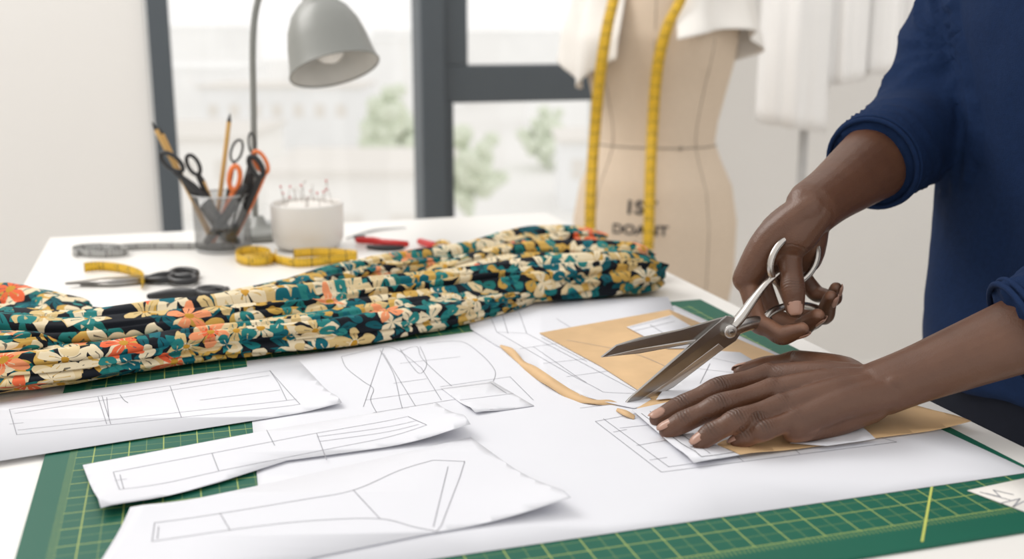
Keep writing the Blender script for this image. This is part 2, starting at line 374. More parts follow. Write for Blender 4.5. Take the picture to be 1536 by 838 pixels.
nr_.obj('right_nails',M['nail'],man,solid=.0004)
# jersey
b=MB(); rings=[]
for z,fd,wd,fo in ((.83,.105,.160,0),(.84,.120,.172,0),(.90,.122,.172,0),(1.0,.116,.164,0),(1.1,.114,.162,.002),(1.2,.118,.172,.004),(1.28,.118,.180,.004),(1.34,.100,.172,.0),(1.385,.075,.13,-.006),(1.41,.06,.08,-.006),(1.43,.052,.062,-.004)):
    rings.append([C+FW*(fo+fd*math.cos(a))+LF*wd*math.sin(a)+Vector((0,0,z)) for a in [2*math.pi*k/40 for k in range(40)]])
b.loft(rings)
SL=C+LF*.175+Vector((0,0,1.325)); SR=C-LF*.165+Vector((0,0,1.325))
cuffL=W.lerp(EL,.455); cuffR=W2.lerp(E2,.52)
b.tube([cuffL,W.lerp(EL,.62),W.lerp(EL,.80),EL,EL.lerp(SL,.3)+Vector((.01,0,0)),EL.lerp(SL,.7),SL],[.0445,.047,.051,.053,.056,.060,.062],24,6,cap=False)
b.tube([cuffR,W2.lerp(E2,.66),W2.lerp(E2,.85),E2+Vector((.004,.004,.006)),E2.lerp(SR,.35),E2.lerp(SR,.7),SR],[.0465,.0485,.052,.054,.055,.058,.060],24,6,cap=False)
o=b.obj('navy_jersey',M['navy'],man); bake(o,.006,5,.5)
segs=[(cuffL,EL),(EL,SL),(cuffR,E2),(E2,SR)]
NRM=[v.normal.copy() for v in o.data.vertices]
for v,nm in zip(o.data.vertices,NRM):
    p=v.co.copy(); q=p-C; arm=False
    d=.0025*noise.noise(p*22)
    for a,c in segs:
        e=c-a; t=(p-a).dot(e)/e.length_squared
        if -.1<t<1.1 and (p-a-e*t).length<.075:
            s_=t*e.length
            wv=math.sin(s_*110+7*noise.noise(p*9)*2); d+=.0055*(1-abs(wv)**.8-.2)*(.6+noise.noise(p*8+Vector((3,1,2)))); arm=True
            break
    if not arm:
        d+=.009*noise.noise(Vector((q.dot(FW)*8,q.dot(LF)*10+p.z*5,p.z*3)))+.003*noise.noise(Vector((q.dot(FW)*20,q.dot(LF)*20,p.z*7)))
    v.co=p+nm*d
b=MB()
for c,e,r in ((cuffL,EL,.0440),(cuffR,E2,.0462)):
    t=(e-c).normalized(); x=t.orthogonal().normalized(); y=t.cross(x)
    for k,ro in ((-.001,0),(.005,.0012)):
        b.tube([c+t*k+(x*math.cos(a)+y*math.sin(a))*(r+ro) for a in [j*math.pi/10 for j in range(20)]],.0026,8,2,closed=True)
b.obj('cuffs',M['navy'],man)
b=MB()
b.loft([[C+FW*fd*math.cos(a)+LF*wd*math.sin(a)+Vector((0,0,z)) for a in [2*math.pi*k/32 for k in range(32)]] for z,fd,wd in ((.72,.10,.15),(.80,.112,.165),(.92,.105,.155))])
for s_ in (1,-1):
    b.tube([C+LF*.085*s_+Vector((0,0,.80)),C+LF*.095*s_+FW*.01+Vector((0,0,.48)),C+LF*.10*s_-FW*.005+Vector((0,0,.27)),C+LF*.10*s_-FW*.01+Vector((0,0,.07))],[.088,.066,.060,.055],24,6,cap=False)
o=b.obj('trousers',M['trouser'],man); bake(o,.010,4,.5)
b=MB()
for s_ in (1,-1):
    p=C+LF*.10*s_; b.tube([p-FW*.06+Vector((0,0,.042)),p+FW*.02+Vector((0,0,.045)),p+FW*.10+Vector((0,0,.036)),p+FW*.17+Vector((0,0,.026))],[.040,.042,.036,.026],16,5)
b.obj('shoes',M['shoe'],man)
b=MB(); H=C+FW*.075+Vector((0,0,1.575))
Rh=Matrix((LF,-FW,Vector((0,0,1)))).transposed(); Rt=Rh@Matrix.Rotation(math.radians(28),3,'X')
def hp(x,y,z): return H+Rt@Vector((x,y,z))
b.ell(H,(.074,.095,.105),32,Rt); b.tube([hp(0,-.045,-.045),hp(0,-.066,-.095)],[.052,.030],16,4)
b.tube([hp(0,-.092,.012),hp(0,-.106,-.012),hp(0,-.108,-.026)],[.008,.011,.014],12,3)
b.tube([hp(-.020,-.094,-.056),hp(0,-.100,-.056),hp(.020,-.094,-.056)],[.004,.008,.004],10,3)
for s_ in(1,-1):
    b.ell(hp(.076*s_,.01,-.012),(.010,.018,.030),14,Rt); b.tube([hp(.014*s_,-.090,.030),hp(.030*s_,-.087,.034),hp(.048*s_,-.076,.028)],[.006,.008,.005],10,3)
b.tube([C+Vector((0,0,1.36)),C+FW*.02+Vector((0,0,1.44)),hp(0,.01,-.05)],[.062,.056,.056],20,5)
o=b.obj('head_and_neck',M['skin'],man); bake(o,.004,3,.5)
b=MB()
rings=[]
for i in range(0,14):
    ph=.02+1.45*i/13
    rings.append([hp(.080*math.sin(ph)*math.cos(t),.020+.096*math.sin(ph)*math.sin(t)*(1 if math.sin(t)>0 else .93),.010+.108*math.cos(ph)-(.035*max(0,math.sin(t))*i/13)) for t in [2*math.pi*k/40 for k in range(40)]])
b.loft(rings,0,False); b.obj('hair',M['hair'],man,solid=.006)
b=MB()
for s_ in(1,-1): b.ell(hp(.031*s_,-.083,.012),(.013,.010,.008),14,Rt); 
b.obj('eyes',M['ceramic'],man)
# ------------------------------------------------------------------ room
DW=3.05
def wbox(name,n0,n1,d0,d1,z0,z1,m,parent=None,bevel=0):
    b=MB(); b.box(ND((n0+n1)/2,(d0+d1)/2,(z0+z1)/2),(n1-n0,d1-d0,z1-z0),TH); return b.obj(name,m,parent,False,bevel)
nl=wallpt(229,200,DW)[0]; nr=wallpt(925,200,DW)[0]
WL,WR=-2.1,2.7
b=MB()
for n0,n1,z0,z1 in ((WL,nl,0,2.8),(nr,WR,0,2.8),(nl,nr,0,.25),(nl,nr,2.55,2.8)):
    b.box(ND((n0+n1)/2,DW+.12,(z0+z1)/2),(n1-n0,.24,z1-z0),TH)
b.obj('wall_back',M['wall'],None,False)
wbox('wall_left',WL-.12,WL,-1.2,DW+.24,0,2.8,M['wall'])
wbox('wall_right',WR,WR+.12,-1.2,DW+.24,0,2.8,M['wall'])
wbox('floor',WL-.12,WR+.12,-1.2,DW+.24,-.1,0,M['floor'])
wbox('baseboard_back',WL,WR,DW-.015,DW,0,.09,M['table'])
win=empty('window_1')
def wx(u): return wallpt(u,150,DW)[0]
def wz(v,u=780): return wallpt(u,v,DW)[1]
zt,zb=2.55,.25
def fr(name,u0,u1,z0,z1,d0=-.02,d1=.07): wbox(name,wx(u0),wx(u1),DW+d0,DW+d1,z0,z1,M['frame'],win,.004)
fr('jamb_left',229,262,zb,zt)
fr('mullion',628,664,zb,zt,-.04,.08)
fr('sash_side_upper',664,700,wz(97),zt)
fr('sash_side_lower',664,678,zb,wz(152))
fr('transom',664,925,wz(152),wz(97))
fr('jamb_right',905,925,zb,zt)
fr('head_rail',229,925,zt-.06,zt); fr('sill_rail',229,925,zb,zb+.06)
wbox('glass_pane',wx(245),wx(915),DW+.03,DW+.034,zb+.02,zt-.02,M['glass'],win)
# outside: city from the third floor, haze and overexposure painted into near-white colours
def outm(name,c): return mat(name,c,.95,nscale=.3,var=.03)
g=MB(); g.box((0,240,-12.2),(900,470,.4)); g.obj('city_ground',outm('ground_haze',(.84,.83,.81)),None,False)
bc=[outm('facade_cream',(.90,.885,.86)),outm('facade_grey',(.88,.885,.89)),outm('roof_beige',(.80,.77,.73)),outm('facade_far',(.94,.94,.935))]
bl=MB()
for (x,y,w,d,h,k) in [(-30,84,22,14,5.4,0),(-7.2,54,8,9,6.6,0),(-26,130,18,12,6.5,1),(-48,150,26,20,8,3),(12,150,20,20,7,3),(-80,230,50,30,13,3),(0,250,60,20,12,3),(58,230,50,30,14,3),(8,84,9,9,5.0,1),(34,115,20,12,6,0),(-34,46,18,8,1.5,0),(-20,190,24,14,11,3),(22,200,20,14,11,3)]:
    bl.box((x,y,-12+h/2),(w,d,h),0,k); bl.box((x,y,-12+h+.15),(w+.6,d+.6,.3),0,3 if k==3 else 2)
    if k<2:
        for i in range(int(w/2.4)):
            bl.box((x-w/2+1.4+i*2.4,y-d/2-.03,-12+h*.62),(1.1,.1,1.4),0,2)
bl.obj('city_buildings',bc,None,False)
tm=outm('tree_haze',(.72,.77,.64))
for (x,y,r,z) in [(-12.0,104,3.3,-8.4),(-2.6,66,2.1,-7.2),(3.4,104,2.4,-9.0)]:
    t=MB()
    for k in range(60):
        d=Vector((random.gauss(0,.42),random.gauss(0,.42),random.gauss(0,.42)))*r
        t.ell(Vector((x,y,z))+d,[r*random.uniform(.18,.32)]*3,10)
    t.tube([(x,y,-12),(x,y,z)],[.3,.2],8)
    t.obj('tree',tm)
# ------------------------------------------------------------------ table
tb=empty('work_table')
TN0,TN1,TD0,TD1=-.20,.620,.33,1.815
b=MB(); b.box(ND((TN0+TN1)/2,(TD0+TD1)/2,TZ-.016),(TN1-TN0,TD1-TD0,.032),TH); b.obj('table_top',M['table'],tb,False,.003)
b=MB()
for n in (TN0+.05,TN1-.05):
    for d in (TD0+.05,TD1-.05): b.box(ND(n,d,(TZ-.032)/2),(.05,.05,TZ-.032),TH)
b.box(ND((TN0+TN1)/2,TD1-.05,TZ-.07),(TN1-TN0-.1,.03,.07),TH); b.box(ND((TN0+TN1)/2,TD0+.05,TZ-.07),(TN1-TN0-.1,.03,.07),TH)
b.obj('table_legs',M['leg'],tb,False,.002)
b=MB(); b.box((( -.112+.588)/2,(.528+1.150)/2,.0012),(.70,.622,.0024)); o=b.obj('cutting_mat',M['mat'],None,False,.0008)
o.location=(0,0,TZ); o.rotation_euler=(0,0,TH)
MH=.0026
# ------------------------------------------------------------------ papers
def hfun(base,lifts):
    L=[(T(u,v),h,R) for u,v,h,R in lifts]
    def f(p):
        z=base
        for c,h,R in L:
            d=math.hypot(p.x-c.x,p.y-c.y)/R
            if d<1: z+=h*(1-d)**2
        return TZ+z
    return f
def sheet(name,px,base,m='paper',lifts=(),strokes=(),cw=.00055,ink='ink'):
    step=.010 if lifts else .08
    hf=hfun(base,lifts); P=[T(u,v,base) for u,v in px]
    bm=bmesh.new(); vs=[bm.verts.new((p.x,p.y,0)) for p in P]; bm.faces.new(vs)
    xs=[p.x for p in P]; ys=[p.y for p in P]
    cuts=[]
    for ax,lo,hi in ((0,min(xs),max(xs)),(1,min(ys),max(ys))):
        k=lo+step
        while k<hi-1e-4:
            if not lifts or any(abs(k-(T(u,v)[ax]))<R+step for u,v,h,R in lifts): cuts.append((ax,k))
            k+=step
    for ax,k in cuts:
        co=[0,0,0]; co[ax]=k; no=[0,0,0]; no[ax]=1
        bmesh.ops.bisect_plane(bm,geom=bm.verts[:]+bm.edges[:]+bm.faces[:],plane_co=co,plane_no=no)
    for v in bm.verts: v.co.z=hf(v.co)
    bmesh.ops.recalc_face_normals(bm,faces=bm.faces[:])
    if sum(f.normal.z for f in bm.faces)<0: bmesh.ops.reverse_faces(bm,faces=bm.faces[:])
    me=bpy.data.meshes.new(name); bm.to_mesh(me); bm.free(); me.materials.append(M[m])
    for p in me.polygons: p.use_smooth=True
    o=bpy.data.objects.new(name,me); SC.collection.objects.link(o)
    s=o.modifiers.new('s','SOLIDIFY'); s.thickness=.0003; s.offset=-1
    if strokes:
        b=MB()
        for stq in strokes:
            curve=stq[0]=='c'; pts=stq[1:] if curve else stq
            pp=[T(u,v,base) for u,v in pts]
            if curve: pp=[Vector(q) for q in catm([tuple(p) for p in pp],8)]
            fine=[]
            for i in range(len(pp)-1):
                nseg=max(1,int((pp[i+1]-pp[i]).length/.01))
                fine+=[pp[i].lerp(pp[i+1],k/nseg) for k in range(nseg)]
            fine.append(pp[-1])
            for i in range(len(fine)-1):
                a,c=fine[i],fine[i+1]; d=(c-a); d.z=0
                if d.length<1e-6: continue
                d.normalize(); nrm=Vector((-d.y,d.x,0))*cw/2; e=d*cw*.3
                q=[a-nrm-e,a+nrm-e,c+nrm+e,c-nrm+e]
                for w in q: w.z=hf(w)+.0003
                b.add(q,[(0,3,2,1)])
        b.obj('pattern_lines',M[ink],o,False)
    return o
sheet('pattern_paper',[(370,541),(1012,458),(1548,707),(400,874)],MH+.0004,lifts=[],strokes=[
 ['c',(512,535),(520,552),(545,572),(560,583),(556,600),(565,619)],['c',(512,535),(545,527),(578,520),(600,527),(632,552)],
 [(575,522),(545,610)],[(575,530),(625,612)],['c',(570,525),(590,560),(600,600),(605,617)],
 ['c',(600,523),(615,545),(630,560),(640,545),(630,520)],[(632,552),(662,600)],['c',(640,515),(690,512),(720,530),(742,555),(740,572)],
 [(548,600),(705,578)],[(560,619),(700,596)],[(660,580),(765,565),(800,600)],['c',(600,527),(625,520),(635,540),(690,590)],
 [(893,632),(1045,603)],[(893,632),(992,708),(1345,663),(1300,650)],[(905,628),(1003,700)],[(930,642),(1002,634)],[(955,668),(1030,655)],[(1115,692),(1105,684)],[(1200,681),(1190,672)],[(1003,700),(1300,660)],
 [(870,612),(930,605)],[(920,648),(940,644)],[(975,690),(1000,686)],[(600,545),(690,535)],[(590,575),(640,568)]])
sheet('pattern_piece',[(661,581),(738,571),(801,608),(713,621)],MH+.0012,lifts=[(713,621,.004,.03)],strokes=[[(664,583),(736,574),(760,590)],[(690,600),(770,590)],[(735,616),(772,612)]])
sheet('pattern_paper',[(-60,612),(447,539),(513,609),(-60,700)],MH+.0016,lifts=[(513,609,.006,.05)],strokes=[
 [(14,614),(405,556),(450,607),(25,652),(14,614)],[(22,620),(404,563)],[(27,645),(445,599)],[(147,595),(160,636)],[(153,594),(166,636)],[(160,596),(163,625)],[(255,579),(272,626)],
 [(405,556),(418,575),(430,600)],['c',(180,592),(186,600),(192,604)],[(14,636),(35,634)],[(270,575),(330,566)],[(300,600),(420,585)]])
sheet('pattern_paper',[(124,697),(400,645),(655,604),(706,653),(430,690),(330,722),(152,772)],MH+.0026,lifts=[(706,653,.014,.08),(152,772,.008,.06)],strokes=[
 [(170,708),(472,650),(612,626),(640,645),(520,668),(335,705),(180,740),(170,708)],[(180,712),(186,738)],[(318,680),(328,706)],[(400,645),(412,668)],[(475,650),(490,690)],[(476,655),(625,635)],[(480,662),(628,642)],[(172,722),(190,719)]])
sheet('pattern_paper',[(196,768),(415,722),(600,680),(706,655),(856,765),(640,800),(470,835),(370,875),(130,875)],MH+.0020,lifts=[(856,765,.012,.09),(196,768,.006,.05)],strokes=[
 ['c',(232,785),(330,770),(450,750),(530,735),(600,705),(650,690)],[(650,690),(697,692),(690,715),(662,788),(655,797)],['c',(228,812),(380,790),(480,780),(570,778),(620,790),(655,797)],[(232,785),(228,812)],[(238,790),(236,808)],
 [(530,735),(570,778)],[(672,700),(650,790)],[(330,770),(345,795)]])
sheet('pattern_paper',[(696,450),(1002,445),(1010,463),(1005,480),(1000,600),(952,612),(915,605),(870,597),(812,560),(765,528),(742,516),(706,493)],MH+.0014,lifts=[(696,450,.006,.05),(860,600,.004,.06)],strokes=[
 [(733,468),(778,467),(790,500),(745,498),(733,468)],[(740,474),(775,472)],[(752,467),(762,500)],[(790,500),(960,590)],[(745,498),(905,590)],[(905,590),(960,590)],[(780,523),(835,515)],[(815,545),(880,538)],[(850,565),(915,556)],[(800,520),(880,575)],[(835,478),(870,500)],[(812,506),(880,542)]])
sheet('kraft_pattern_paper',[(809,499),(1004,464),(1100,505),(1200,548),(1330,592),(1456,637),(1395,646),(1300,658),(1110,685),(1030,650),(955,612),(978,598),(900,548)],MH+.0024,m='kraft',lifts=[(1456,637,.006,.06),(1110,683,.004,.05)],strokes=[['c',(850,510),(950,530),(1020,560)],[(960,505),(1010,500)]])
sheet('pattern_piece',[(940,490),(1008,472),(1052,498),(1050,522),(1000,522)],MH+.0034,strokes=[[(945,491),(1005,476)],[(952,496),(1012,482)],[(970,505),(1030,492)],[(975,487),(1000,503)]],ink='inkdk')
sheet('pattern_piece',[(1052,524),(1110,528),(1180,570),(1085,590),(984,600)],MH+.0036,lifts=[(984,600,.003,.03)],strokes=[[(1060,535),(1120,548)],[(1040,552),(1110,560)],[(1050,575),(1065,545)]])
sheet('pattern_piece',[(948,614),(1000,603),(1100,648),(1117,680),(1041,695)],MH+.0040,lifts=[(1041,695,.003,.03)],strokes=[[(962,620),(1052,688)],[(975,617),(1065,682)],[(990,640),(1015,634)],[(1010,655),(1040,650)],[(1035,672),(1062,667)],[(1052,688),(1112,676)]],ink='inkdk')
sheet('pattern_piece',[(1185,664),(1290,640),(1313,658),(1240,668)],MH+.0042,lifts=[(1313,658,.003,.03)])
sheet('printed_card',[(1451,735),(1545,715),(1580,745),(1545,770)],MH+.0006,m='muslin',strokes=[[(1480,740),(1500,745),(1490,735),(1520,742)],[(1500,755),(1530,748),(1520,760),(1536,752)],[(1470,738),(1515,750)]],cw=.001)
b=MB()
for (a,c) in (((1383,812),(1398,728)),((560,832),(640,806))):
    p,q=T(*a,MH),T(*c,MH); d=(q-p).normalized(); nn=Vector((-d.y,d.x,0))*.0008
    b.add([p-nn,q-nn,q+nn,p+nn],[(0,1,2,3)])
b.obj('mat_angle_lines',M['yline'],bpy.data.objects['cutting_mat'],False)
bpy.data.objects['mat_angle_lines'].matrix_parent_inverse=Matrix.LocRotScale(Vector((0,0,TZ)),Matrix.Rotation(TH,3,'Z').to_quaternion(),None).inverted()
# thin curled offcut of kraft tissue along the cut line
b=MB()
pp=[(750,518,.004,.003),(766,527,.006,.008),(782,543,.004,.007),(800,556,.006,.010),(828,574,.007,.011),(860,594,.005,.010),(890,602,.005,.008),(915,604,.004,.007),(932,608,.003,.003)]
pts=[T(u,v,h) for u,v,h,w in pp]
sd=[Vector((.5,.6,.2)),Vector((.5,.5,.5)),Vector((.6,.4,.1)),Vector((.5,.5,.6)),Vector((.4,.6,.3)),Vector((.3,.7,.5)),Vector((.2,.8,.1)),Vector((.2,.8,.4)),Vector((.3,.8,.2))]
b.ribbon(pts,[q[3] for q in pp],sd)
pts=[T(925,614,.004),T(938,619,.006),T(952,626,.004)]; b.ribbon(pts,[.004,.007,.005],Vector((.3,.8,.3)))
b.obj('kraft_offcut',M['kraft'],None,True,solid=.0003)
# ------------------------------------------------------------------ floral fabric
fb=MB()
def roll(px,ry,rz,seed,seg=80,sub=14,amp=.10,k=3):
    P=[T(u,v,h) for u,v,h in px]
    c=catm([(*p,a,z) for p,a,z in zip(P,ry,rz)],sub); N=len(c); L=0; V=[]; Ls=[]
    for i,q in enumerate(c):
        p=Vector(q[:3]); a,z=q[3],q[4]
        if i: L+=(p-Vector(c[i-1][:3])).length
        Ls.append(L)
        t=Vector(c[min(i+1,N-1)][:3])-Vector(c[max(i-1,0)][:3]); t.z=0; t.normalize(); s=Vector((-t.y,t.x,0))
        e=1.0
        for dd in (i,N-1-i):
            if dd<6: e=min(e,.55+.45*math.sqrt(dd/6))
        w=noise.noise(Vector((L*2.0,seed*3.1,0)))*3.0+L*2.6
        p=p+s*(.010*noise.noise(Vector((L*5,seed,9))))
        for j in range(seg):
            th=2*math.pi*j/seg
            s1=math.sin(k*th+w*1.5+seed); s2=math.sin((k+2)*th-w*1.2+seed*2)
            f=1.03+amp*(1.4*(.5-abs(s1)**.6)+.8*s2)
            q3=Vector((math.cos(th)*1.5+seed,math.sin(th)*1.5,L*3.2))
            f+=.34*noise.noise(q3)+.05*noise.noise(q3*3)
            cr=abs(noise.noise(q3*1.15+Vector((5,5,5)))); f-=.28*max(0,.12-cr)/.12
            pp=p+(s*math.cos(th)*a+Vector((0,0,1))*math.sin(th)*z)*f*e
            if pp.z<TZ+.0015+MH: pp.z=TZ+.0015+MH+.0002*noise.noise(pp*30)
            if i in(0,N-1): pp+= t*(.008*math.sin(3*th+seed))*(1 if i else -1)
            V.append(pp)
    f=[];uv=[]
    for i in range(N-1):
        for j in range(seg):
            j2=(j+1)%seg; f.append((i*seg+j,i*seg+j2,(i+1)*seg+j2,(i+1)*seg+j)[::-1])
            a=.17/seg; y0,y1=j*a+seed*.31,(j+1)*a+seed*.31
            uv.append([(Ls[i],y0),(Ls[i],y1),(Ls[i+1],y1),(Ls[i+1],y0)][::-1])
    for i in (0,N-1):
        ctr=sum((V[i*seg+j] for j in range(seg)),Vector())/seg
        V.append(ctr); ci=len(V)-1
        for j in range(seg):
            j2=(j+1)%seg; ff=(i*seg+j,i*seg+j2,ci); y=j*.17/seg
            uu=[(Ls[i],y),(Ls[i],y+.0024),(Ls[i]+.03,y)]
            if i: f.append(ff); uv.append(uu)
            else: f.append(ff[::-1]); uv.append(uu[::-1])
    fb.add(V,f,0,uv)
roll([(-90,508,.03),(0,504,.03),(120,506,.026),(300,490,.026),(450,468,.026),(600,446,.026),(750,426,.026),(880,416,.026),(984,407,.024)],
     [.036]*9,[.026,.027,.024,.024,.024,.024,.025,.026,.025],1.0)
roll([(-90,560,.02),(0,556,.02),(130,546,.018),(300,519,.017),(450,500,.017),(600,478,.017),(700,462,.016),(800,443,.014)],
     [.036,.035,.032,.028,.026,.026,.023,.018],[.021,.019,.018,.018,.018,.018,.016,.012],2.3)
roll([(-90,470,.026),(0,465,.026),(60,470,.024),(120,480,.02),(210,478,.014),(330,462,.017),(440,440,.020),(560,412,.022),(700,392,.023),(800,368,.026),(905,364,.024)],
     [.045,.045,.04,.035,.03,.03,.032,.034,.034,.036,.034],[.024,.024,.02,.015,.012,.014,.018,.021,.022,.024,.022],3.9)
roll([(640,420,.02),(720,400,.025),(800,388,.026),(900,386,.026),(975,390,.024)],[.03,.034,.036,.034,.03],[.015,.022,.024,.024,.022],6.2)
roll([(-90,530,.035),(0,525,.034),(60,522,.027),(110,532,.018)],[.03,.03,.028,.02],[.02,.020,.018,.014],5.2)
fb.obj('floral_fabric',M['floral'])
# ------------------------------------------------------------------ table-top objects
cup=empty('pencil_cup'); c0=T(336,374); c0.z=TZ
b=MB(); b.lathe([(.0005,.001),(.038,.001),(.0405,.004),(.042,.083),(.0405,.083),(.039,.006),(.0005,.005)],c0,seg=44)
b.obj('acrylic_wall',M['acrylic'],cup)
b=MB(); b.tube([c0+Vector((.0413*math.cos(a),.0413*math.sin(a),.083)) for a in [k*math.pi/8 for k in range(16)]],.0010,8,3,closed=True)
b.tube([c0+Vector((.039*math.cos(a),.039*math.sin(a),.003)) for a in [k*math.pi/8 for k in range(16)]],.0016,8,3,closed=True)
b.obj('rims',M['leg'],cup)
Yc=c0.y
def cp_(u,v,dy=0): return Q(u,v,Yc+dy)
b=MB()
for (a,z,dy) in (((228,183),(322,362),0.0),((345,170),(322,360),.012),((238,190),(318,362),.015),((300,260),(340,362),-.01)):
    p,q=cp_(*a,dy),cp_(*z,dy*.3); d=(q-p).normalized()
    b.tube([p+d*.012,q],.0034,6,1,mi=0,cap=False); b.tube([p,p+d*.012],[.0006,.0034],6,1,mi=1,cap=False)
b.obj('pencils',[M['wood'],M['black']],cup,False)
def loopsc(mb,cu,cv,ru,rv,rot,end,mi,dy,thick=.0036):
    pts=[]
    for k in range(14):
        a=2*math.pi*k/14; x=ru*math.cos(a);y=rv*math.sin(a); pts.append(cp_(cu+x*math.cos(rot)-y*math.sin(rot),cv+x*math.sin(rot)+y*math.cos(rot),dy))
    mb.tube(pts,thick,8,2,closed=True,mi=mi)
    lo=max(pts,key=lambda p:-p.z); e=cp_(*end,dy*.4); mb.tube([lo,lo.lerp(e,.4),e],[thick*1.1,thick*1.5,thick*.9],8,3,mi=mi,flat=.6)
b=MB()
loopsc(b,352,267,8,18,.1,(320,362),1,-.012,.0038); loopsc(b,391,243,8,18,-.5,(350,362),1,-.006,.003); loopsc(b,384,250,8,17,-.5,(345,362),0,-.012,.004)
loopsc(b,355,226,8,17,.3,(330,350),0,.012,.0018); loopsc(b,378,215,5,16,-.1,(345,350),0,.015,.0016)
loopsc(b,258,243,9,20,-.9,(338,362),0,-.015,.0032); loopsc(b,290,247,8,16,-.5,(342,362),0,-.012,.003)
b.tube([cp_(262,258,-.018),cp_(300,290,-.018),cp_(340,345,-.014),cp_(356,362,-.012)],[.003,.0065,.007,.005],10,4); b.tube([cp_(366,282,-.018),cp_(335,330,-.018),cp_(310,362,-.012)],[.006,.007,.005],10,4)
b.tube([cp_(375,262,0),cp_(372,300,0),cp_(350,360,0)],[.006,.006,.004],10,4)
b.obj('craft_scissors',[M['black'],M['orange']],cup)
pc=empty('pincushion_bowl'); c1=T(463,371); c1.z=TZ
b=MB(); b.lathe([(.0005,.002),(.036,.0005),(.046,.004),(.0515,.014),(.053,.03),(.053,.066),(.0525,.068),(.0505,.068),(.050,.064),(.050,.012),(.0005,.01)],c1,seg=56); b.obj('bowl',M['ceramic'],pc)
b=MB(); b.ell(c1+Vector((0,0,.052)),(.0492,.0492,.017),28); b.obj('cushion',M['muslin'],pc)
b=MB()
hm=[M['steel'],M['ceramic'],M['red'],M['steel']]
for k in range(20):
    a=random.uniform(0,6.28); r=.042*math.sqrt(random.random()); p=c1+Vector((r*math.cos(a),r*math.sin(a),.06)); q=p+Vector((random.uniform(-.008,.008),random.uniform(-.006,.006),random.uniform(.018,.036)))
    b.tube([p,q],.0005,5,1,cap=False); b.ell(q,[.0018]*3,8,mi=random.choice([0,1,1,2]))
b.obj('pins',hm,pc)
lp=empty('desk_lamp'); c2=T(388,352); c2.z=TZ
b=MB(); b.lathe([(.0005,.0005),(.070,.0005),(.072,.004),(.071,.010),(.060,.014),(.014,.017),(.009,.03),(.0005,.03)],c2,seg=48)
YL=c2.y
pole=[Q(u,v,YL) for u,v in ((383,338),(382,280),(381,210),(380,140),(379,80),(381,35),(388,-2),(403,-30),(428,-46),(458,-45))]
b.tube(pole,.0050,14,6)
Mc=Q(502,104,YL-.02); ax=Vector((-.27,.33,.90)).normalized()
b.tube([Q(455,-45,YL),Mc+ax*.16],.008,12,2)
b.obj('stand',M['lamp'],lp)
b=MB(); k_=.94; prof=[(.0735,0),(.0725,.004),(.069,.02),(.0655,.045),(.059,.072),(.048,.095),(.034,.111),(.024,.118),(.021,.124),(.021,.150),(.017,.156),(.010,.165),(.0005,.166)]
b.lathe([(r*k_,h*k_) for r,h in prof],Mc,ax,seg=64,mi=0)
b.lathe([(r*k_,h*k_) for r,h in [(.0735,0),(.0715,.001),(.066,.03),(.056,.07),(.045,.092),(.030,.107),(.0005,.112)]],Mc,ax,seg=64,mi=1)
X=ax.orthogonal().normalized(); Yv=ax.cross(X)
b.tube([Mc+(X*math.cos(a)+Yv*math.sin(a))*.0728*k_ for a in [k*math.pi/12 for k in range(24)]],.0016,8,2,closed=True)
b.obj('shade',[M['lamp'],M['lampin']],lp)
b=MB(); b.ell(Mc+ax*.035,(.024,.024,.024),20); b.tube([Mc+ax*.05,Mc+ax*.095],[.016,.013],14,2); b.obj('bulb',M['ceramic'],lp)
def coil(name,m,pts,w,parent=None):
    b=MB(); P=[]
    for u,v in pts: P.append(T(u,v,w/2+.001))
    b.ribbon(P,w,Vector((0,0,1)),8); return b.obj(name,M[m],parent,True,solid=.0006)
def ellpts(u,v,a,b_,a0,a1,n,shr=0):
    return [(u+(a-shr*k/n)*math.cos(a0+(a1-a0)*k/n),v+(b_-.3*shr*k/n)*math.sin(a0+(a1-a0)*k/n)) for k in range(n+1)]
coil('tape_measure','ytape',ellpts(382,383,33,10,-.3,8.6,22,12)+[(400,384),(420,390),(445,394),(480,392),(510,388),(534,386),(528,381),(480,378),(440,380)],.013)
coil('metal_ruler_tape','greytape',ellpts(152,376,44,7,2.5,11.5,30,10)+[(200,370),(240,369),(300,369),(352,370)],.0105)
coil('tape_measure','ytape',[(126,401),(150,399),(180,402),(205,409),(216,417),(212,426)],.013)
b=MB(); z=Vector((0,0,.003))
def TP(l,h=.001): return [T(u,v,h) for u,v in l]
b.plate(TP([(98,427),(160,419),(222,415),(228,420),(165,425)],.004),z,1)
b.plate(TP([(120,429),(170,424),(226,419),(228,424),(170,429)],.0015),z,1)
for cu,cv,ru,rv in ((276,410,19,5.5),(274,418,20,5)):
    b.tube([T(cu+ru*math.cos(a),cv+rv*math.sin(a),.006) for a in [k*math.pi/7 for k in range(14)]],.0045,8,2,closed=True)
b.tube([T(222,417,.005),T(240,413,.006),T(258,411,.006)],[.004,.005,.0045],8,3); b.tube([T(222,420,.005),T(240,420,.006),T(256,419,.006)],[.004,.005,.0045],8,3)
b.obj('small_scissors',[M['black'],M['steel2']],None)
b=MB(); b.tube([T(225,444,.008),T(265,440,.010),T(300,440,.010),T(340,434,.008)],[.004,.007,.006,.004],10,4)
b.tube([T(318+22*math.cos(a),437+5*math.sin(a),.012) for a in [k*math.pi/6 for k in range(12)]],.0045,8,2,closed=True); b.obj('thread_snips',M['black'])
b=MB(); b.tube([T(537,360,.007),T(560,361,.008),T(575,364,.008)],[.005,.006,.0055],10,3,flat=.7); b.tube([T(575,364,.008),T(595,366,.008),T(609,366,.007)],[.006,.0062,.005],10,3,flat=.7)
b.tube([T(533,356,.006),T(545,356,.006)],[.003,.004],8,2,mi=1); b.tube([T(552,370,.004),T(580,372,.004),T(604,371,.004)],[.003,.005,.003],8,3,mi=1); b.obj('seam_ripper',[M['red'],M['black']])
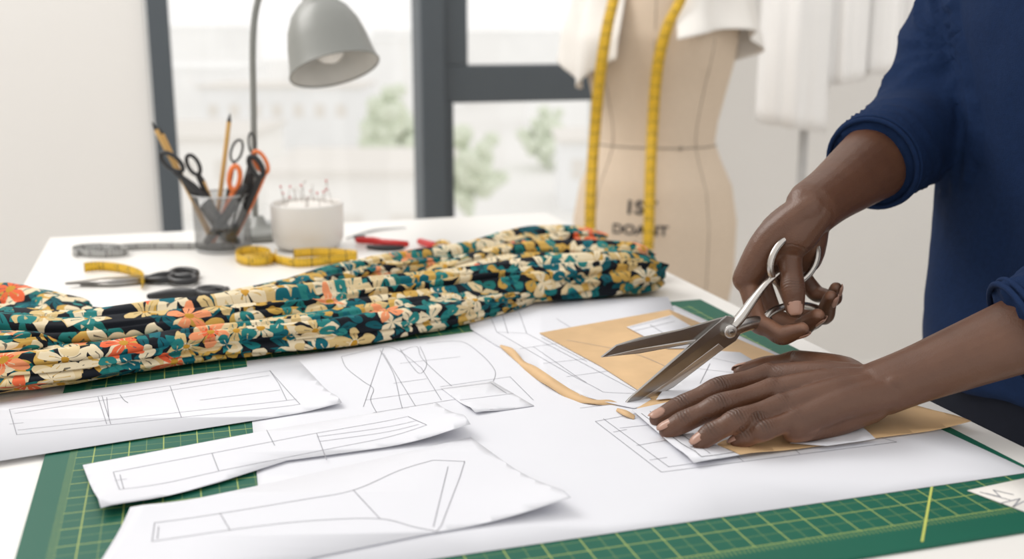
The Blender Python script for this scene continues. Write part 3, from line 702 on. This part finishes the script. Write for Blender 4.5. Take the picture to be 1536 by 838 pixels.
b=MB(); b.tube([T(630,362,.007),T(650,368,.008)],[.005,.006],10,3); 
b.tube([T(663+11*math.cos(a),368+5*math.sin(a),.007) for a in [k*math.pi/6 for k in range(12)]],.0035,8,2,closed=True,mi=1); b.tube([T(648,366,.008),T(655,375,.006),T(630,379,.004)],[.004,.004,.001],8,3,mi=1); b.obj('embroidery_snips',[M['red'],M['gold']])
b=MB(); b.tube([T(520,357,.003),T(560,345,.003),T(608,341,.003)],[.0015,.0022,.0012],8,3); b.obj('marking_pen',M['leg'])
# ------------------------------------------------------------------ dress form
df=empty('dress_form'); Cx=Q(982,300,2.42).x; Cy=2.42
prof=[(.58,.152,.110),(.60,.172,.122),(.66,.181,.128),(.78,.182,.132),(.86,.168,.122),(.92,.140,.104),(.955,.127,.096),(1.00,.132,.100),(1.06,.146,.112),(1.12,.160,.130),(1.18,.168,.138),(1.24,.168,.125),(1.30,.172,.108),(1.36,.160,.09),(1.40,.105,.075),(1.425,.062,.060),(1.45,.055,.055),(1.49,.053,.053)]
def pr(z):
    if z<=prof[0][0]: return prof[0][1:]
    for a,c in zip(prof,prof[1:]):
        if a[0]<=z<=c[0]:
            t=(z-a[0])/(c[0]-a[0])
            return a[1]+(c[1]-a[1])*t,a[2]+(c[2]-a[2])*t
    return prof[-1][1:]
ROT=-.20
def S(phi,z,off=0):
    w,d=pr(z); x=math.sin(phi)*(w+off); y=-math.cos(phi)*(d+off)
    bust=math.exp(-((z-1.17)/.06)**2)*(math.exp(-((phi-.55)/.35)**2)+math.exp(-((phi+.55)/.35)**2))*.022
    x+=math.sin(phi)*bust*.6; y-=bust
    return Vector((Cx+x*math.cos(ROT)-y*math.sin(ROT), Cy+x*math.sin(ROT)+y*math.cos(ROT),z))
b=MB(); zs=[q[0] for q in catm([(p[0],) for p in prof],4)]
b.loft([[S(2*math.pi*k/72,z) for k in range(72)] for z in zs])
b.obj('torso_cover',M['linen'],df)
b=MB()
for ph in (0,.75,-.75,math.pi):
    b.tube([S(ph,.6+.86*k/30,.0003) for k in range(31)],.0008,6,1)
b.tube([S(2*math.pi*k/60,.949,.0006) for k in range(60)],.0016,6,1,closed=True)
b.ell(S(.45,.949,.002),[.005]*3,10); b.ell(S(-.05,.949,.002),[.004]*3,10)
b.obj('seams',M['seam'],df)
b=MB(); b.lathe([(.0005,1.488),(.054,1.488),(.054,1.50),(.02,1.51),(.012,1.54),(.0005,1.545)],(Cx,Cy,0)); b.tube([(Cx,Cy,.58),(Cx,Cy,.22)],.014,12,2)
for k in range(3):
    a=k*2.094+.4; b.tube([(Cx,Cy,.26),(Cx+.12*math.cos(a),Cy+.12*math.sin(a),.16),(Cx+.26*math.cos(a),Cy+.26*math.sin(a),.012)],[.012,.012,.010],10,4)
b.obj('stand',M['wood'],df)
def wraptext(s,size,ph0,z0):
    cu=bpy.data.curves.new('t','FONT'); cu.body=s; cu.size=size; cu.align_x='CENTER'; cu.offset=size*.03
    o=bpy.data.objects.new('t',cu); SC.collection.objects.link(o)
    dg=bpy.context.evaluated_depsgraph_get(); me=bpy.data.meshes.new_from_object(o.evaluated_get(dg))
    bpy.data.objects.remove(o)
    bm=bmesh.new(); bm.from_mesh(me)
    for v in bm.verts:
        z=z0+v.co.y; v.co=S(ph0+v.co.x/.155,z,.0012)
    bm.to_mesh(me); bm.free(); me.materials.append(M['print'])
    q=bpy.data.objects.new('size_print',me); SC.collection.objects.link(q); q.parent=df
wraptext('1ST',.040,-.12,.812); wraptext('DOANT',.029,-.12,.768); wraptext('in',.028,-.12,.734)
tm=empty('hanging_tape_measure')
L1=[(885,346,2.235),(886,300,2.24),(889,240,2.262),(893,190,2.27),(897,140,2.255),(903,90,2.24),(911,40,2.24),(920,0,2.25),(930,-50,2.28),(945,-110,2.34)]
L2=[(972,374,2.235),(974,320,2.24),(976,250,2.26),(979,190,2.28),(983,130,2.265),(990,80,2.245),(1003,35,2.24),(1020,0,2.25),(1030,-45,2.28),(1028,-110,2.34)]
b=MB(); P=[Q(*p) for p in L1]+[Vector((Cx-.045,Cy+.03,1.46)),Vector((Cx,Cy+.07,1.46)),Vector((Cx+.045,Cy+.03,1.46))]+[Q(*p) for p in L2[::-1]]
sds=[Vector((1,0,.05))]*len(L1)+[Vector((.5,-.3,.8)),Vector((0,0,1)),Vector((-.5,-.3,.8))]+[Vector((-1,0,.05))]*len(L2)
b.ribbon(P,.0235,sds,8); b.obj('tape',M['ytape'],tm,True,solid=.0006)
def drape(ph0,ph1,zhem,seed):
    b=MB(); NU,NV=48,30; v=[]
    for i in range(NU+1):
        ph=ph0+(ph1-ph0)*i/NU; zh=zhem(i/NU)
        for j in range(NV+1):
            t=j/NV; z=1.40+(zh-1.40)*t
            off=.008+.034*t*t+.018*t*math.sin(ph*9+seed+2*t)+.014*noise.noise(Vector((ph*4,z*9,seed)))
            v.append(S(ph,z,max(.006,off)))
    f=[(i*(NV+1)+j,i*(NV+1)+j+1,(i+1)*(NV+1)+j+1,(i+1)*(NV+1)+j) for i in range(NU) for j in range(NV)]
    b.add(v,f); return b
a=drape(-2.4,-.36,lambda t:1.175-.085*math.exp(-((t-.64)/.24)**2)-.03*t,1.0); a.obj('muslin_bodice_left',M['muslin'],df,True,solid=.0012)
a=drape(.22,2.5,lambda t:1.175+.03*math.sin(t*5)-.03*t,2.7); a.obj('muslin_bodice_right',M['muslin'],df,True,solid=.0012)
# ------------------------------------------------------------------ garments on a rail
gr=empty('garment_rack'); YG=2.75
b=MB(); zr=1.95
xa=Q(1203,250,YG).x; xb=xa+1.0
b.tube([(xa,YG,.03),(xa,YG,zr)],.012,12,2); b.tube([(xb,YG+.1,.03),(xb,YG+.1,zr)],.012,12,2); b.tube([(xa-.20,YG-.02,zr),(xb+.05,YG+.105,zr)],.012,12,2)
b.tube([(xa,YG-.2,.025),(xa,YG+.2,.025)],.014,10,2); b.tube([(xb,YG-.1,.025),(xb,YG+.3,.025)],.014,10,2); b.obj('rail_frame',M['leg'],gr)
def garment(u0,u1,vh,Yg,seed,vh2=None):
    b=MB(); x0=Q(u0,60,Yg).x; x1=Q(u1,60,Yg).x; zh=Q((u0+u1)/2,vh,Yg).z; rings=[]; vh2=vh2 or vh; zh2=Q(u1,vh2,Yg).z
    for i in range(26):
        t=i/25
        ring=[]
        for k in range(64):
            th=2*math.pi*k/64; sx=(math.cos(th)+1)/2; zz=(1.86+( (zh+(zh2-zh)*sx)-1.86)*t)
            wdt=(x1-x0)/2*(.35+.65*min(1,t*5)); dep=.03+.045*min(1,t*3)
            r=1+.05*t*math.sin(7*th+seed)+.03*t*math.sin(11*th+2*seed)
            ring.append(Vector(((x0+x1)/2+math.cos(th)*wdt*r,Yg+math.sin(th)*dep*(1+.5*(r-1)*3),zz)))
        rings.append(ring)
    b.loft(rings); b.tube([((x0+x1)/2,Yg,1.84),((x0+x1)/2,Yg,1.92),((x0+x1)/2+.012,Yg,1.955),((x0+x1)/2+.02,Yg,1.93)],.0022,8,3,mi=1)
    b.obj('white_garment',[M['shirtwhite'],M['steel']],gr)
garment(1143,1246,183,YG-.02,1.0,197); garment(1232,1300,128,YG,2.2,118); garment(1286,1350,112,YG+.02,4.1,106); garment(1335,1420,150,YG+.04,5,140)
# ------------------------------------------------------------------ shears
sh=empty('tailor_shears')
def SY(u): return .893+.000354*(u-932)
def SP(u,v,o=0): return Q(u,v,SY(u)+o)
sn=Vector((.18,-.98,0))*-1
b=MB()
b.plate([SP(u,v) for u,v in ((930,614),(945,597),(1010,540),(1072,488),(1090,474),(1108,478),(1114,496),(1104,511),(1086,523),(1010,581),(952,612))],sn*.003,1)
b.plate([SP(u,v,.0036) for u,v in ((902,536),(925,518),(960,507),(1020,495),(1078,478),(1095,474),(1112,482),(1112,500),(1098,510),(1080,511),(1030,517),(960,530))],sn*.003,1)
b.plate([SP(u,v,-.0005) for u,v in ((932,612.5),(952,610.5),(1010,580),(1086,522),(1078,515),(1003,571),(955,603))],sn*.0008,2)
b.plate([SP(u,v,.0030) for u,v in ((905,535),(960,528.5),(1030,516),(1078,510.5),(1076,505),(1028,511),(958,523))],sn*.0008,2)
b.obj('blades',[M['steel'],M['steel2'],M['steel3']],sh,False,.0004)
b=MB()
def ringp(cu,cv,a,c,rot,o=0,n=18): return [SP(cu+a*math.cos(t)*math.cos(rot)-c*math.sin(t)*math.sin(rot),cv+a*math.cos(t)*math.sin(rot)+c*math.sin(t)*math.cos(rot),o) for t in [2*math.pi*k/n for k in range(n)]]
b.tube(ringp(1191,389,43,31,-.95),.0034,12,3,closed=True)
b.tube([SP(1098,490,.001),SP(1112,474,.001),SP(1132,446,.001),SP(1150,424,.001),SP(1166,411,.001)],[.0075,.0074,.0060,.0050,.0042],14,5,flat=.6,side=(0,1,0))
b.tube(ringp(1190,478,44,20,-.12,.004),.0036,12,3,closed=True)
b.tube([SP(1096,494,.004),SP(1118,486,.004),SP(1140,482,.004),SP(1152,480,.004)],[.0075,.0072,.006,.0045],14,5,flat=.8,side=(0,0,1))
b.obj('handles',M['steel'],sh)
b=MB(); c=SP(1096,497,-.0062); b.lathe([(.0062,-.006),(.0062,.0),(.0058,.0008),(.0046,.0012),(.0005,.0012)],c,-sn,28,0); b.lathe([(.0030,.0012),(.0030,.0022),(.0022,.0028),(.0005,.0028)],c,-sn,18,1)
b.obj('pivot_screw',[M['steel3'],M['steel2']],sh)
# ------------------------------------------------------------------ light
w=bpy.data.worlds.new('World'); SC.world=w; w.use_nodes=True
bg=w.node_tree.nodes['Background']; bg.inputs[0].default_value=(1.0,.985,.96,1); bg.inputs[1].default_value=1.12
def area(name,loc,tgt,size,power,col=(1,1,1)):
    l=bpy.data.lights.new(name,'AREA'); l.shape='RECTANGLE'; l.size=size[0]; l.size_y=size[1]; l.energy=power; l.color=col
    o=bpy.data.objects.new(name,l); o.location=loc; o.rotation_euler=(Vector(tgt)-Vector(loc)).to_track_quat('-Z','Y').to_euler(); SC.collection.objects.link(o)
area('added_softbox',ND(-1.0,2.4,2.75),(.1,1.0,.9),(1.6,1.2),42,(1,.975,.94))  # soft overhead source added to shape the light, not a fixture of the room
# ------------------------------------------------------------------ camera
cd=bpy.data.cameras.new('camera'); cam=bpy.data.objects.new('camera',cd); SC.collection.objects.link(cam)
cam.location=CAM; cam.rotation_euler=(math.pi/2-PIT,0,0); cd.sensor_width=36; cd.lens=36*F/1536; cd.clip_start=.02; cd.clip_end=1500
cd.dof.use_dof=True; cd.dof.focus_distance=.93; cd.dof.aperture_fstop=4.5
SC.camera=cam
